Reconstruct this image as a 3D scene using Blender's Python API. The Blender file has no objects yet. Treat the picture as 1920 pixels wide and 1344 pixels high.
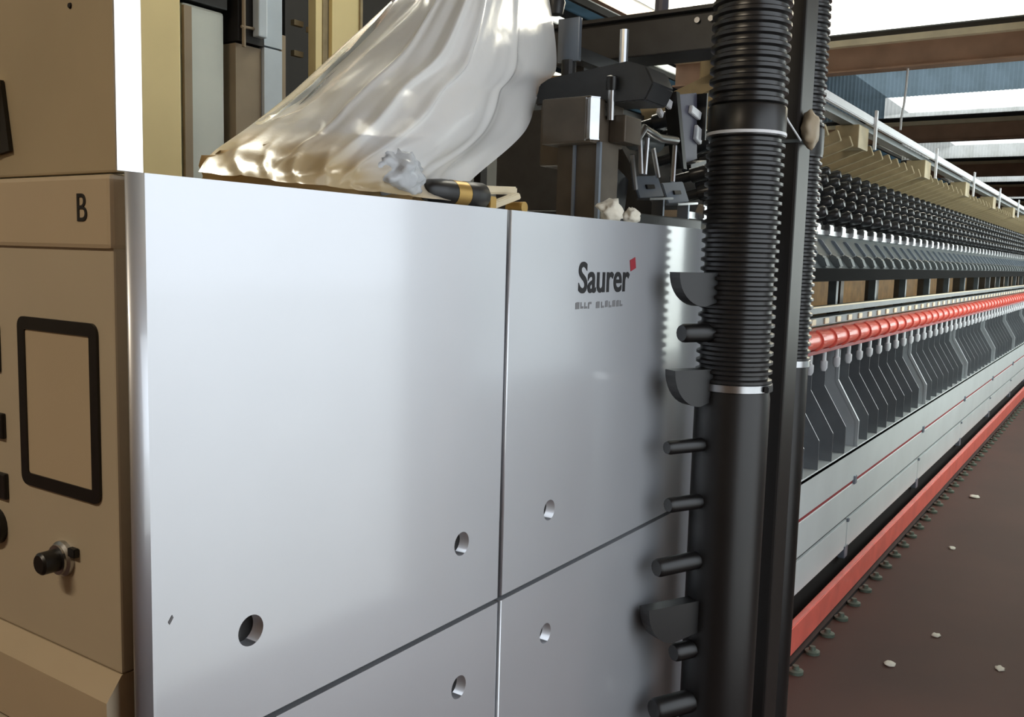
import bpy, bmesh, math, random
from mathutils import Matrix, Vector, noise
random.seed(7)
scn = bpy.context.scene
COL = scn.collection

# ------------------------------------------------------------------ camera
cam_d = bpy.data.cameras.new('camera'); cam = bpy.data.objects.new('camera', cam_d); COL.objects.link(cam)
cam_d.sensor_width = 36.0; cam_d.lens = 1730.0 / 1920.0 * 36.0; cam_d.clip_end = 300; cam_d.clip_start = 0.02
right = Vector((0.55857597, -0.82901995, 0.02681055))
down = Vector((-0.07638646, -0.08359959, -0.99356742))
fwd = Vector((0.82592857, 0.55293492, -0.11002262))
cam.matrix_world = Matrix(((right.x, -down.x, -fwd.x, 0.0), (right.y, -down.y, -fwd.y, -1.0),
                           (right.z, -down.z, -fwd.z, 1.55), (0, 0, 0, 1)))
scn.camera = cam

# ------------------------------------------------------------------ world, lights, exposure
scn.view_settings.view_transform = 'Standard'; scn.view_settings.look = 'None'
scn.view_settings.gamma = 1.0; scn.view_settings.exposure = 0.0
scn.view_settings.use_curve_mapping = False
w = bpy.data.worlds.new('sky'); scn.world = w; w.use_nodes = True
bg = w.node_tree.nodes['Background']; bg.inputs[0].default_value = (0.86, 0.93, 1.0, 1); bg.inputs[1].default_value = 2.3

def area(name, loc, rot, sx, sy, power, col):
    l = bpy.data.lights.new(name, 'AREA'); l.shape = 'RECTANGLE'; l.size = sx; l.size_y = sy; l.energy = power; l.color = col
    o = bpy.data.objects.new(name, l); o.location = loc; o.rotation_euler = rot; COL.objects.link(o); return o
# daylight through the roller-door opening in the aisle-side wall
area('door_daylight', (2.0, -1.75, 1.35), (math.radians(90), 0, 0), 2.2, 2.7, 2.5, (0.90, 0.95, 1.0))
# daylight through the strip of windows farther along the same wall
area('window_daylight', (12.2, -1.8, 1.95), (math.radians(90), 0, 0), 17.4, 2.1, 620, (0.92, 0.96, 1.0))
# daylight behind the sawtooth glazing
for gx in (6, 17.6):
    area('roof_daylight', (gx + 0.6, 3.1, 6.6), (0, math.radians(68), 0), 1.6, 7.6, 950, (1.0, 0.97, 0.9))

# ------------------------------------------------------------------ helpers
def S(r, g, b):
    def f(c):
        c /= 255.0
        return c / 12.92 if c <= 0.04045 else ((c + 0.055) / 1.055) ** 2.4
    return (f(r), f(g), f(b))
MATS = {}
def mat(name, col, rough=0.5, metal=0.0, var=0.06, scale=6.0, bump=0.0, coat=0.0, spec=0.5, stretch=(1, 1, 1), col2=None, trans=0.0, alpha=1.0):
    m = bpy.data.materials.new(name); m.use_nodes = True; nt = m.node_tree; N = nt.nodes; L = nt.links
    p = N['Principled BSDF']
    p.inputs['Roughness'].default_value = rough; p.inputs['Metallic'].default_value = metal
    p.inputs['Coat Weight'].default_value = coat; p.inputs['Coat Roughness'].default_value = 0.14
    p.inputs['Specular IOR Level'].default_value = spec
    tc = N.new('ShaderNodeTexCoord'); mp = N.new('ShaderNodeMapping'); mp.inputs['Scale'].default_value = stretch
    nz = N.new('ShaderNodeTexNoise'); nz.inputs['Scale'].default_value = scale; nz.inputs['Detail'].default_value = 5
    L.new(tc.outputs['Object'], mp.inputs[0]); L.new(mp.outputs[0], nz.inputs['Vector'])
    cr = N.new('ShaderNodeValToRGB')
    c2 = col2 if col2 else tuple(c * (1 - 2.2 * var) for c in col)
    c1 = col if col2 else tuple(min(1, c * (1 + var)) for c in col)
    cr.color_ramp.elements[0].position = 0.3; cr.color_ramp.elements[1].position = 0.7
    cr.color_ramp.elements[0].color = (*c2, 1); cr.color_ramp.elements[1].color = (*c1, 1)
    L.new(nz.outputs['Fac'], cr.inputs[0]); L.new(cr.outputs[0], p.inputs['Base Color'])
    if bump > 0:
        b = N.new('ShaderNodeBump'); b.inputs['Strength'].default_value = bump; b.inputs['Distance'].default_value = 0.01
        L.new(nz.outputs['Fac'], b.inputs['Height']); L.new(b.outputs[0], p.inputs['Normal'])
    p.inputs['Transmission Weight'].default_value = trans; p.inputs['Alpha'].default_value = alpha
    MATS[name] = m; return m
def glazing(name, col, tr):
    m = bpy.data.materials.new(name); m.use_nodes = True; nt = m.node_tree; N = nt.nodes; L = nt.links
    N.remove(N['Principled BSDF']); out = N['Material Output']
    tc = N.new('ShaderNodeTexCoord'); nz = N.new('ShaderNodeTexNoise'); nz.inputs['Scale'].default_value = 1.6
    cr = N.new('ShaderNodeValToRGB'); L.new(tc.outputs['Object'], nz.inputs['Vector']); L.new(nz.outputs['Fac'], cr.inputs[0])
    cr.color_ramp.elements[0].color = (col[0]*.75, col[1]*.75, col[2]*.72, 1); cr.color_ramp.elements[1].color = (*col, 1)
    cr.color_ramp.elements[0].position = .3; cr.color_ramp.elements[1].position = .6
    t = N.new('ShaderNodeBsdfTransparent'); d = N.new('ShaderNodeBsdfTranslucent'); mx = N.new('ShaderNodeMixShader')
    L.new(cr.outputs[0], t.inputs[0]); L.new(cr.outputs[0], d.inputs[0]); mx.inputs[0].default_value = 1 - tr
    L.new(t.outputs[0], mx.inputs[1]); L.new(d.outputs[0], mx.inputs[2]); L.new(mx.outputs[0], out.inputs[0]); return m
def sheet_mat():
    m = bpy.data.materials.new('plastic_film'); m.use_nodes = True; nt = m.node_tree; N = nt.nodes; L = nt.links
    N.remove(N['Principled BSDF']); out = N['Material Output']
    tc = N.new('ShaderNodeTexCoord'); nz = N.new('ShaderNodeTexNoise'); nz.inputs['Scale'].default_value = 14; nz.inputs['Detail'].default_value = 6
    L.new(tc.outputs['Object'], nz.inputs['Vector'])
    bp = N.new('ShaderNodeBump'); bp.inputs['Strength'].default_value = 0.2; bp.inputs['Distance'].default_value = 0.01
    L.new(nz.outputs['Fac'], bp.inputs['Height'])
    t = N.new('ShaderNodeBsdfTransparent'); t.inputs[0].default_value = (0.93, 0.91, 0.87, 1)
    d = N.new('ShaderNodeBsdfDiffuse'); d.inputs[0].default_value = (0.96, 0.955, 0.94, 1)
    tl = N.new('ShaderNodeBsdfTranslucent'); tl.inputs[0].default_value = (0.92, 0.90, 0.85, 1)
    g = N.new('ShaderNodeBsdfGlossy'); g.inputs['Roughness'].default_value = 0.27; g.inputs[0].default_value = (1, 1, 1, 1)
    # tan hem along the cabinet top: light through the film painted into its colour
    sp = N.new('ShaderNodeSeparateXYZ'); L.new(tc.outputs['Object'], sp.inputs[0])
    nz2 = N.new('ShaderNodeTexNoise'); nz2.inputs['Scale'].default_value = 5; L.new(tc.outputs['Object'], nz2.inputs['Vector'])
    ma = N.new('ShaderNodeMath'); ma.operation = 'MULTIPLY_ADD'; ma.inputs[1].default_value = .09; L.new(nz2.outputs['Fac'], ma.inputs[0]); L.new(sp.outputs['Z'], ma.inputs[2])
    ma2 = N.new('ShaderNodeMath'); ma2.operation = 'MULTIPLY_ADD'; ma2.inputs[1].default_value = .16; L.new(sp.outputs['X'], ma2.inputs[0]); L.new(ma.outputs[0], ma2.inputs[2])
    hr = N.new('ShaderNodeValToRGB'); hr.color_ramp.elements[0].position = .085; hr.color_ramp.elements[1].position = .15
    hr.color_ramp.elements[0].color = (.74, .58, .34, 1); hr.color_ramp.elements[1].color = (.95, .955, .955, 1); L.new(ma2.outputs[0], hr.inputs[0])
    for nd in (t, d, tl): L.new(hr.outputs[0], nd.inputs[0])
    L.new(bp.outputs[0], g.inputs['Normal']); L.new(bp.outputs[0], d.inputs['Normal'])
    a = N.new('ShaderNodeMixShader'); a.inputs[0].default_value = 0.32; L.new(d.outputs[0], a.inputs[1]); L.new(tl.outputs[0], a.inputs[2])
    b = N.new('ShaderNodeMixShader'); b.inputs[0].default_value = 0.86; L.new(t.outputs[0], b.inputs[1]); L.new(a.outputs[0], b.inputs[2])
    fr = N.new('ShaderNodeFresnel'); fr.inputs[0].default_value = 1.38
    c = N.new('ShaderNodeMixShader'); L.new(fr.outputs[0], c.inputs[0]); L.new(b.outputs[0], c.inputs[1]); L.new(g.outputs[0], c.inputs[2])
    L.new(c.outputs[0], out.inputs[0]); return m

def link(name, me, m=None, parent=None, smooth=False):
    o = bpy.data.objects.new(name, me); COL.objects.link(o)
    if m and not me.materials: me.materials.append(m)
    if parent: o.parent = parent
    if smooth:
        for p in me.polygons: p.use_smooth = True
    return o
def obj(name, bm, m=None, parent=None, smooth=False):
    me = bpy.data.meshes.new(name); bmesh.ops.recalc_face_normals(bm, faces=bm.faces); bm.to_mesh(me); bm.free()
    o = link(name, me, m, parent, smooth)
    if smooth and not any(k_ in name for k_ in ('lint', 'wad', 'hem', 'sheet', 'cloth')):
        try: me.set_sharp_from_angle(angle=math.radians(40))
        except Exception: pass
    if parent:
        pass
    return o
def tag(o, label=None, cat=None, group=None, kind=None):
    if label: o['label'] = label
    if cat: o['category'] = cat
    if group: o['group'] = group
    if kind: o['kind'] = kind
    return o
def thing(name, loc, label, cat, group=None):
    o = bpy.data.objects.new(name, None); o.empty_display_size = 0.1; COL.objects.link(o); o.location = loc
    ORG[o.name] = Vector(loc); return tag(o, label, cat, group)
ORG = {}
def part(name, bm, m, root, smooth=False, label=None):
    # geometry is written in world coordinates; shift to the root's base
    base = ORG[root.name]
    bmesh.ops.translate(bm, verts=bm.verts, vec=-base)
    o = obj(name, bm, m, root, smooth)
    ORG[o.name] = base
    if label: o['label'] = label
    return o
def sub(name, bm, m, par, smooth=False, label=None):
    return part(name, bm, m, par, smooth, label)
def BM(): return bmesh.new()
def box(bm, x0, x1, y0, y1, z0, z1, bev=0.0, seg=2):
    r = bmesh.ops.create_cube(bm, size=1.0)
    vs = r['verts']
    for v in vs:
        v.co = Vector((x0 + (v.co.x + .5) * (x1 - x0), y0 + (v.co.y + .5) * (y1 - y0), z0 + (v.co.z + .5) * (z1 - z0)))
    if bev > 0:
        es = list({e for v in vs for e in v.link_edges})
        bmesh.ops.bevel(bm, geom=es, offset=bev, segments=seg, affect='EDGES', profile=0.6)
    return bm
def bx(*a, **k): return box(BM(), *a, **k)
def obox(bm, c, ax, ay, az, bev=0.0):
    # box with centre c and half-axis vectors
    r = bmesh.ops.create_cube(bm, size=2.0); vs = r['verts']; c = Vector(c); ax = Vector(ax); ay = Vector(ay); az = Vector(az)
    for v in vs: v.co = c + ax * v.co.x + ay * v.co.y + az * v.co.z
    if bev > 0:
        es = list({e for v in vs for e in v.link_edges}); bmesh.ops.bevel(bm, geom=es, offset=bev, segments=2, affect='EDGES')
    return bm
def frame(d):
    d = Vector(d).normalized(); u = Vector((0, 0, 1)) if abs(d.z) < .9 else Vector((1, 0, 0))
    a = d.cross(u).normalized(); b = a.cross(d).normalized(); return d, a, b
def lathe(bm, o, d, prof, n=20):
    # prof: list of (distance along d, radius)
    o = Vector(o); d, a, b = frame(d); rings = []
    for t, r in prof:
        if r < 1e-6: rings.append([bm.verts.new(o + d * t)])
        else: rings.append([bm.verts.new(o + d * t + (a * math.cos(2 * math.pi * i / n) + b * math.sin(2 * math.pi * i / n)) * r) for i in range(n)])
    for p, q in zip(rings, rings[1:]):
        for i in range(n):
            j = (i + 1) % n
            if len(p) == 1 and len(q) == 1: continue
            if len(p) == 1: bm.faces.new((p[0], q[i], q[j]))
            elif len(q) == 1: bm.faces.new((p[i], p[j], q[0]))
            else: bm.faces.new((p[i], p[j], q[j], q[i]))
    if len(rings[0]) > 1: bm.faces.new(rings[0])
    if len(rings[-1]) > 1: bm.faces.new(rings[-1])
    return bm
def cyl(bm, p, q, r, n=12):
    p = Vector(p); q = Vector(q); return lathe(bm, p, q - p, [(0, r), ((q - p).length, r)], n)
def prism(bm, pts, axis, a0, a1, bev=0.0):
    # pts: 2D polygon in the plane normal to axis; 'x': (y,z)  'y': (x,z)  'z': (x,y)
    def co(p, a):
        return {'x': (a, p[0], p[1]), 'y': (p[0], a, p[1]), 'z': (p[0], p[1], a)}[axis]
    A = [bm.verts.new(co(p, a0)) for p in pts]; B = [bm.verts.new(co(p, a1)) for p in pts]
    fs = [bm.faces.new(A), bm.faces.new(B)]
    n = len(pts)
    for i in range(n): fs.append(bm.faces.new((A[i], A[(i + 1) % n], B[(i + 1) % n], B[i])))
    if bev > 0:
        es = list({e for f in fs for e in f.edges}); bmesh.ops.bevel(bm, geom=es, offset=bev, segments=2, affect='EDGES')
    return bm
def tube(bm, pts, r, n=8):
    pts = [Vector(p) for p in pts]
    rings = []
    for i, p in enumerate(pts):
        d = (pts[min(i + 1, len(pts) - 1)] - pts[max(i - 1, 0)])
        d, a, b = frame(d)
        rings.append([bm.verts.new(p + (a * math.cos(2 * math.pi * k / n) + b * math.sin(2 * math.pi * k / n)) * r) for k in range(n)])
    for p, q in zip(rings, rings[1:]):
        for k in range(n): bm.faces.new((p[k], p[(k + 1) % n], q[(k + 1) % n], q[k]))
    bm.faces.new(rings[0]); bm.faces.new(rings[-1]); return bm
def rrect(w, h, r, n=6):
    out = []
    for cx, cy, a0 in ((w - r, h - r, 0), (-w + r, h - r, 90), (-w + r, -h + r, 180), (w - r, -h + r, 270)):
        for i in range(n + 1):
            a = math.radians(a0 + 90 * i / n); out.append((cx + r * math.cos(a), cy + r * math.sin(a)))
    return out
def text_mesh(name, s, size, m, loc, rot, parent, ext=0.0008, sx=1.0, bold=0.0):
    c = bpy.data.curves.new(name, 'FONT'); c.body = s; c.size = size; c.extrude = ext; c.offset = bold
    o = bpy.data.objects.new(name, c); COL.objects.link(o); o.rotation_euler = rot
    bpy.context.view_layer.update()
    me = bpy.data.meshes.new_from_object(o.evaluated_get(bpy.context.evaluated_depsgraph_get()))
    bpy.data.objects.remove(o); bpy.data.curves.remove(c)
    me.transform(Matrix.Translation(Vector(loc) - ORG[parent.name]) @ Matrix.LocRotScale(None, __import__('mathutils').Euler(rot), Vector((sx, 1, 1))))
    r = link(name, me, m, parent); return r
def tuft(c, r, sx=1, sy=1, sz=1, sd=0, sub_=3, am=1.0):
    bm = BM(); bmesh.ops.create_icosphere(bm, subdivisions=sub_, radius=1.0)
    for v in bm.verts:
        n = v.co.normalized(); k = 1 + am * (.45 * noise.noise(n * 1.7 + Vector((sd, 0, 0))) + .28 * noise.noise(n * 4.5 + Vector((0, sd, 0))) + .12 * noise.noise(n * 11 + Vector((0, sd, 3))))
        v.co = Vector(c) + Vector((n.x * sx, n.y * sy, n.z * sz)) * r * k
    return bm

# ------------------------------------------------------------------ materials
WHITE = mat('white_paint', S(208, 211, 216), 0.44, 0.72, var=.015, scale=3, coat=1.0, spec=.6)
WHITE.node_tree.nodes['Principled BSDF'].inputs['Coat IOR'].default_value = 1.8; WHITE.node_tree.nodes['Principled BSDF'].inputs['Coat Roughness'].default_value = 0.10
WHITE2 = mat('white_panel_paint', S(218, 224, 224), 0.35, var=.03, scale=4, coat=.3)
BEIGE = mat('beige_shaded_white', S(186, 174, 152), 0.42, var=.03, scale=3, bump=.02, coat=.1)  # white end panel; its warm dim light is painted into this beige
BEIGE2 = mat('beige_shaded_lid', S(188, 172, 146), 0.4, var=.03, scale=3)  # lid and ledge: same warm dimness put into the colour
DARK = mat('dark_gap', S(26, 22, 20), 0.6)
VOID = mat('matt_black', S(10, 10, 10), 0.9, spec=.1)
BLACK = mat('black_plastic', S(20, 19, 19), 0.38, var=.1)
HOSE = mat('hose_black', S(34, 33, 33), 0.30, var=.1, scale=20)
POSTM = mat('post_black', S(30, 27, 25), 0.42, var=.08)
TUBEM = mat('tube_black', S(22, 20, 19), 0.36, var=.08)
STEEL = mat('steel', S(190, 192, 194), 0.28, 1.0, var=.06, scale=18)
BRUSH = mat('brushed_steel', S(236, 238, 240), 0.3, 1.0, var=.04, scale=30, stretch=(1, 1, .05))
TAUPE = mat('box_taupe', S(182, 168, 140), 0.38, 0.25, var=.08, scale=2.5, bump=.03)
RED = mat('red_paint', S(244, 112, 96), 0.36, var=.07, scale=8, coat=.2)
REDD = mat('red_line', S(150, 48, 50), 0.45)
INK = mat('ink_black', S(24, 24, 26), 0.5)
INKG = mat('ink_grey', S(120, 120, 122), 0.5)
INKR = mat('ink_red', S(150, 40, 52), 0.5)
GREY = mat('machine_grey', S(98, 105, 107), 0.4, 0.2, var=.08, scale=14)
DGREY = mat('machine_dark', S(52, 53, 54), 0.4, 0.2, var=.12, scale=14)
BROWNM = mat('grimy_metal', S(92, 82, 70), 0.45, 0.35, var=.12, scale=10)
BLUEM = mat('blue_grey_metal', S(128, 138, 150), 0.35, 0.4, var=.06)
PURP = mat('slate_panel', S(92, 92, 106), 0.5, var=.06)
SEP = mat('smoked_separator', S(108, 112, 116), 0.25, var=.06, scale=10, spec=.7)
SEPW = mat('clear_separator', S(176, 182, 186), 0.2, var=.04)
CAPM = mat('arm_cap', S(66, 67, 69), 0.26, 0.5, var=.08)
TAN = mat('tan_board', S(168, 152, 118), 0.55, var=.1, scale=12)
OCHRE = mat('ochre_board', S(206, 158, 96), 0.55, var=.15, scale=9)
YEL = mat('yellow_paint', S(244, 226, 168), 0.45, var=.03, scale=2)
PALE = mat('pale_green_grey', S(224, 232, 226), 0.4, var=.04, scale=2, col2=S(206, 214, 210))
TAUPE2 = mat('taupe_panel', S(158, 142, 118), 0.5, var=.05)
PALEB = mat('pale_blue_panel', S(206, 220, 232), 0.4, var=.05, scale=4)
COTTON = mat('cotton', S(226, 220, 204), 0.9, var=.06, scale=25, bump=.4)
RAIL = mat('white_rail', S(224, 226, 230), 0.35, var=.03)
GREENP = mat('green_peg', S(84, 96, 84), 0.5)
CARD = mat('brown_cloth', S(196, 164, 112), 0.75, var=.12, scale=8, bump=.3)
GOLD = mat('brass', S(196, 160, 92), 0.35, .7, var=.1)
CREAM = mat('cream_plastic', S(226, 212, 180), 0.5, var=.06)
FLOOR = mat('floor_brown', S(82, 52, 42), 0.7, var=.12, scale=1.3, bump=.05, col2=S(68, 43, 35))
WALLM = mat('wall_tan', S(150, 126, 98), 0.8, var=.05, scale=.8)
WALLA = mat('wall_umber', S(118, 98, 82), 0.8, var=.05, scale=.8)
WALLF = mat('wall_grey', S(176, 172, 164), 0.8, var=.05, scale=.8)
GIRD = mat('girder_brown', S(176, 142, 120), 0.5, .2, var=.08, scale=2)
GIRDL = mat('girder_flange', S(226, 212, 182), 0.5, var=.06, scale=3)

ROOFM = mat('roof_sheet', S(128, 132, 134), 0.5, .1, var=.06)
GLZ = glazing('translucent_sheet', (1.0, .98, .9), .72)
CLAD = glazing('cladding_blue', (.13, .17, .19), .45)
GLZ2 = glazing('tinted_sheet', (.62, .58, .46), .6)
DIMG = glazing('dim_glass', (.34, .35, .35), .8)  # unseen near pane, tinted to dim its reflection on the cabinet
CLEARG = glazing('clear_glass', (.82, .84, .82), .85)
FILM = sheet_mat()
PALEF = mat('bunched_film', S(196, 200, 204), .22, var=.08, scale=14)

# ------------------------------------------------------------------ setting
X0, X1, YF, YB, YM = -6.0, 74.0, -1.5, 14.0, 7.0
def struct(name, bm, m, smooth=False):
    o = obj(name, bm, m, None, smooth); ORG[o.name] = Vector((0, 0, 0)); o['kind'] = 'structure'; return o
struct('floor', bx(X0, X1, YF - .2, YB, -0.1, 0.0), FLOOR)
struct('ground', bx(X0 - 10, X1 + 10, -30, YF - .2, -0.12, -0.02), mat('concrete_yard', S(226, 224, 218), .9, var=.05, scale=.6))
b = BM(); DX0, DX1, DZ = 0.85, 3.15, 3.0
box(b, X0, DX0, YF - .2, YF, 0, 7.6); box(b, DX1, 3.4, YF - .2, YF, 0, DZ); box(b, DX0, X1, YF - .2, YF, DZ, 7.6)
box(b, 3.4, 21.0, YF - .2, YF, 0, .85); box(b, 21.0, X1, YF - .2, YF, 0, DZ)
for mx in (4.9, 6.9, 9.7, 12.5, 15.3, 18.1): box(b, mx - .1, mx + .1, YF - .2, YF, .85, DZ)
struct('wall_aisle', b, WALLA)
b = BM(); box(b, DX0 - .12, DX0, YF - .04, YF + .04, 0, DZ + .12); box(b, DX1, DX1 + .12, YF - .04, YF + .04, 0, DZ + .12); box(b, DX0, DX1, YF - .04, YF + .04, DZ, DZ + .12)
struct('trim_1', b, GIRD)
struct('wall_back', bx(X0, X1, YB, YB + .2, 0, 6.4), WALLF)
struct('wall_near', bx(X0 - .2, X0, YF - .2, YB + .2, 0, 7.6), WALLM)
struct('wall_far', bx(X1, X1 + .2, YF - .2, YB + .2, 0, 7.6), WALLF)
ceil_ = struct('ceiling', bx(X0, X1, YM - .04, YM + .04, 6.25, 7.6), ROOFM)
def corr(w_, h, amp=.03, waves=8, t=.0):
    # corrugated sheet in the local YZ plane: y 0..w, z 0..h
    n = waves * 6; me = bpy.data.meshes.new('corrugated'); V = []; F = []
    for i in range(n + 1):
        y = w_ * i / n; x = amp * math.cos(2 * math.pi * waves * i / n)
        V += [(x, y, 0), (x, y, h)]
    for i in range(n): F.append((2 * i, 2 * i + 2, 2 * i + 3, 2 * i + 1))
    me.from_pydata(V, [], F); me.validate()
    for p in me.polygons: p.use_smooth = True
    return me
GX = [-5, 6, 17.6, 28, 39, 50, 62]
gi = 2
for k, gx in enumerate(GX):
    # girder: bottom flange, web, top flange
    g = struct('trim_%d' % gi, bx(gx - .02, gx + .02, YF, YM, 5.03, 5.45), GIRD); gi += 1
    part('lower_flange', bx(gx - .16, gx + .16, YF, YM, 5.0, 5.03), GIRD, g)
    part('upper_flange', bx(gx - .18, gx + .16, YF, YM, 5.45, 5.56), GIRDL, g)
    part('gutter', bx(gx - .10, gx + .12, YF, YM, 5.56, 5.66), DARK, g)
    # sloping roof towards the next glazing
    nx = GX[k + 1] if k + 1 < len(GX) else X1
    b = BM(); prism(b, [(gx, 5.66), (nx, 7.45), (nx, 7.5), (gx, 5.71)], 'y', YF, YM); part('roof_slope', b, ROOFM, ceil_)
    # sawtooth glazing above the girder
    wn = bpy.data.objects.new('window_%d' % (k + 1), None); COL.objects.link(wn); wn['kind'] = 'structure'; ORG[wn.name] = Vector((0, 0, 0))
    shapes = {}
    for j in range(10):
        y0 = YF + j * (YM - YF) / 10; wd = (YM - YF) / 10
        if k == 2: segs = [(5.66, 7.42, GLZ if y0 > 1.0 else GLZ2, 'pane')]
        elif k == 3: segs = [(5.66, 6.28, GLZ if y0 < 4.6 else CLAD, 'pane' if y0 < 4.6 else 'cladding_sheet'), (6.28, 7.42, CLAD, 'cladding_sheet')]
        else: segs = [(5.66, 7.42, GLZ, 'pane')]
        for z0, z1, mm, nm in segs:
            key = (z0, z1, mm.name)
            if key not in shapes:
                shapes[key] = corr(wd, z1 - z0); shapes[key].materials.append(mm)
            o = bpy.data.objects.new(nm, shapes[key]); COL.objects.link(o); o.parent = wn; o.location = (gx + .03, y0, z0)
wa = bpy.data.objects.new('window_9', None); COL.objects.link(wa); wa['kind'] = 'structure'; ORG[wa.name] = Vector((0, 0, 0))
ex = [3.3, 4.9, 6.9, 9.7, 12.5, 15.3, 18.1, 21.1]
for xa, xb in zip(ex, ex[1:]): part('pane', bx(xa + .1, xb - .1, YF - .11, YF - .10, .85, DZ), DIMG if xa < 4 else CLEARG, wa)
# beyond the column line: low roof with strips running along the machine
wn = bpy.data.objects.new('window_8', None); COL.objects.link(wn); wn['kind'] = 'structure'; ORG[wn.name] = Vector((0, 0, 0))
n = 10; wd = (YB - YM) / n
pl = struct('trim_%d' % gi, bx(X0, X1, YM - .06, YM + .06, 5.9, 6.2), GIRD); gi += 1
for j in range(n):
    y0 = YM + j * wd
    if j % 2 == 0: part('skylight_pane', bx(X0, X1, y0 + .04, y0 + wd - .04, 6.2, 6.215), GLZ, wn)
    else: part('roof_sheet', bx(X0, X1, y0 + .04, y0 + wd - .04, 6.2, 6.215), CLAD, ceil_)
    part('purlin', bx(X0, X1, y0 - .04, y0 + .04, 6.08, 6.24), DARK, pl)

# hanging white conduit below the nearest visible girder
cd = tag(obj('hanging_cable', tube(BM(), [(17.6, 2.61, 5.0), (17.6, 2.615, 4.7), (17.6, 2.63, 4.4), (17.6, 2.66, 4.15), (17.6, 2.66, 3.95)], .02), RAIL), 'thin white cable hanging down from the brown roof girder', 'cable')

# ------------------------------------------------------------------ drive cabinet
CT = 1.638
cab = thing('drive_cabinet', (.667, 0, 0), 'white steel machine drive cabinet with four doors and round latch holes', 'cabinet')
part('body', bx(.70, 2.70, .034, 1.16, .10, CT - .012), DARK, cab)
part('plinth', bx(.72, 2.68, .06, 1.14, 0, .10), DARK, cab)
part('top_plate', bx(.69, 2.70, .03, 1.17, CT - .012, CT - .002), WHITE, cab)
def door(x0, x1, z0, z1, holes, bevl):
    if bevl > .01:
        pts = [(x0 + .034, .03), (x0 + .007, .013)] + [(x0 + .024 - .024 * math.cos(math.radians(t)), .011 - .011 * math.sin(math.radians(t))) for t in range(0, 91, 10)]
    else: pts = [(x0, .03)] + [(x0 + .004 - .004 * math.cos(math.radians(t)), .004 - .004 * math.sin(math.radians(t))) for t in range(0, 91, 30)]
    pts += [(x1 - .004 + .004 * math.sin(math.radians(t)), .004 - .004 * math.cos(math.radians(t))) for t in range(0, 91, 30)] + [(x1, .03)]
    bm = BM(); prism(bm, pts, 'z', z0, z1)
    d = part('door', bm, WHITE, cab)
    base = ORG[cab.name]
    cut = BM()
    for hx, hz in holes: lathe(cut, Vector((hx, -.01, hz)), (0, 1, 0), [(0, .0225), (.032, .0225)], 28)
    co = obj('cutter', cut)
    md = d.modifiers.new('b', 'BOOLEAN'); md.object = co; md.operation = 'DIFFERENCE'; md.solver = 'EXACT'
    bpy.context.view_layer.update()
    me = bpy.data.meshes.new_from_object(d.evaluated_get(bpy.context.evaluated_depsgraph_get()))
    d.modifiers.clear(); d.data = me; me.name = 'door'
    for p_ in me.polygons: p_.use_smooth = abs(p_.normal.y) < .999 and abs(p_.normal.z) < .9
    bpy.data.objects.remove(co)
    for hx, hz in holes:
        b = BM(); lathe(b, (hx, .0215, hz), (0, 1, 0), [(0, .0222), (.004, .0222)], 24)
        cup = sub('latch_hole', b, DARK, d)
        b = BM(); obox(b, (hx - .010, .019, hz), (.006, 0, 0), (0, .004, 0), (0, 0, .014), .002)
        sub('latch_tongue', b, BLACK, d)
    return d
door(.668, 1.468, .874, CT, [(.846, 1.012), (1.342, 1.015)], .022)
door(1.476, 2.70, .874, CT, [(1.653, 1.012)], .004)
door(.668, 1.468, .12, .864, [(.846, .735), (1.342, .735)], .022)
door(1.476, 2.70, .12, .864, [(1.653, .737)], .004)
SAU = ORG  # lettering on the upper right door
fr = (math.radians(90), 0, 0)
text_mesh('lettering', 'Saurer', .094, INK, (1.742, -.0004, 1.476), fr, cab, sx=.97, bold=.0016)
b = BM(); prism(b, [(1.985, 1.548), (2.012, 1.556), (2.018, 1.530), (1.991, 1.522)], 'y', -.0012, 0); part('red_mark', b, INKR, cab, label='small dark red mark after the lettering')
b = BM(); xx = 1.735
for wdt, gap in ((.016, .006), (.012, .005), (.012, .005), (.014, .022), (.016, .008), (.013, .006), (.012, .006), (.012, .005), (.014, .006), (.012, .005), (.013, .0)):
    zz = 1.440 + random.uniform(-.001, .001)
    box(b, xx, xx + wdt * .3, -.0008, 0, zz, zz + .014); box(b, xx + wdt * .3, xx + wdt, -.0008, 0, zz + random.choice((0, .010)), zz + random.choice((.004, .014)) + .001)
    xx += wdt + gap
part('small_print', b, INKG, cab, label='tiny grey illegible line of print under the lettering')
b = BM(); obox(b, (.715, -.0003, 1.07), (.003, 0, .004), (0, .0004, 0), (-.001, 0, .002)); part('scratch', b, INKG, cab)
# end of the cabinet
part('corner_post', bx(.686, .70, .014, .06, .12, CT - .01), DARK, cab)
ep = part('end_panel', bx(.667, .69, .035, 1.15, 1.004, 1.552, bev=.003), BEIGE, cab)
part('end_lid', bx(.662, .69, .033, 1.15, 1.545, CT - .002, bev=.006), BEIGE2, cab)
b = BM(); prism(b, [(.690, 1.002), (.668, 1.002), (.646, .972), (.646, .88), (.69, .88)], 'y', .037, 1.15); part('end_ledge', b, BEIGE2, cab)
part('end_lower_panel', bx(.650, .69, .038, 1.15, .12, .868, bev=.004), BEIGE, cab)
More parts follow.
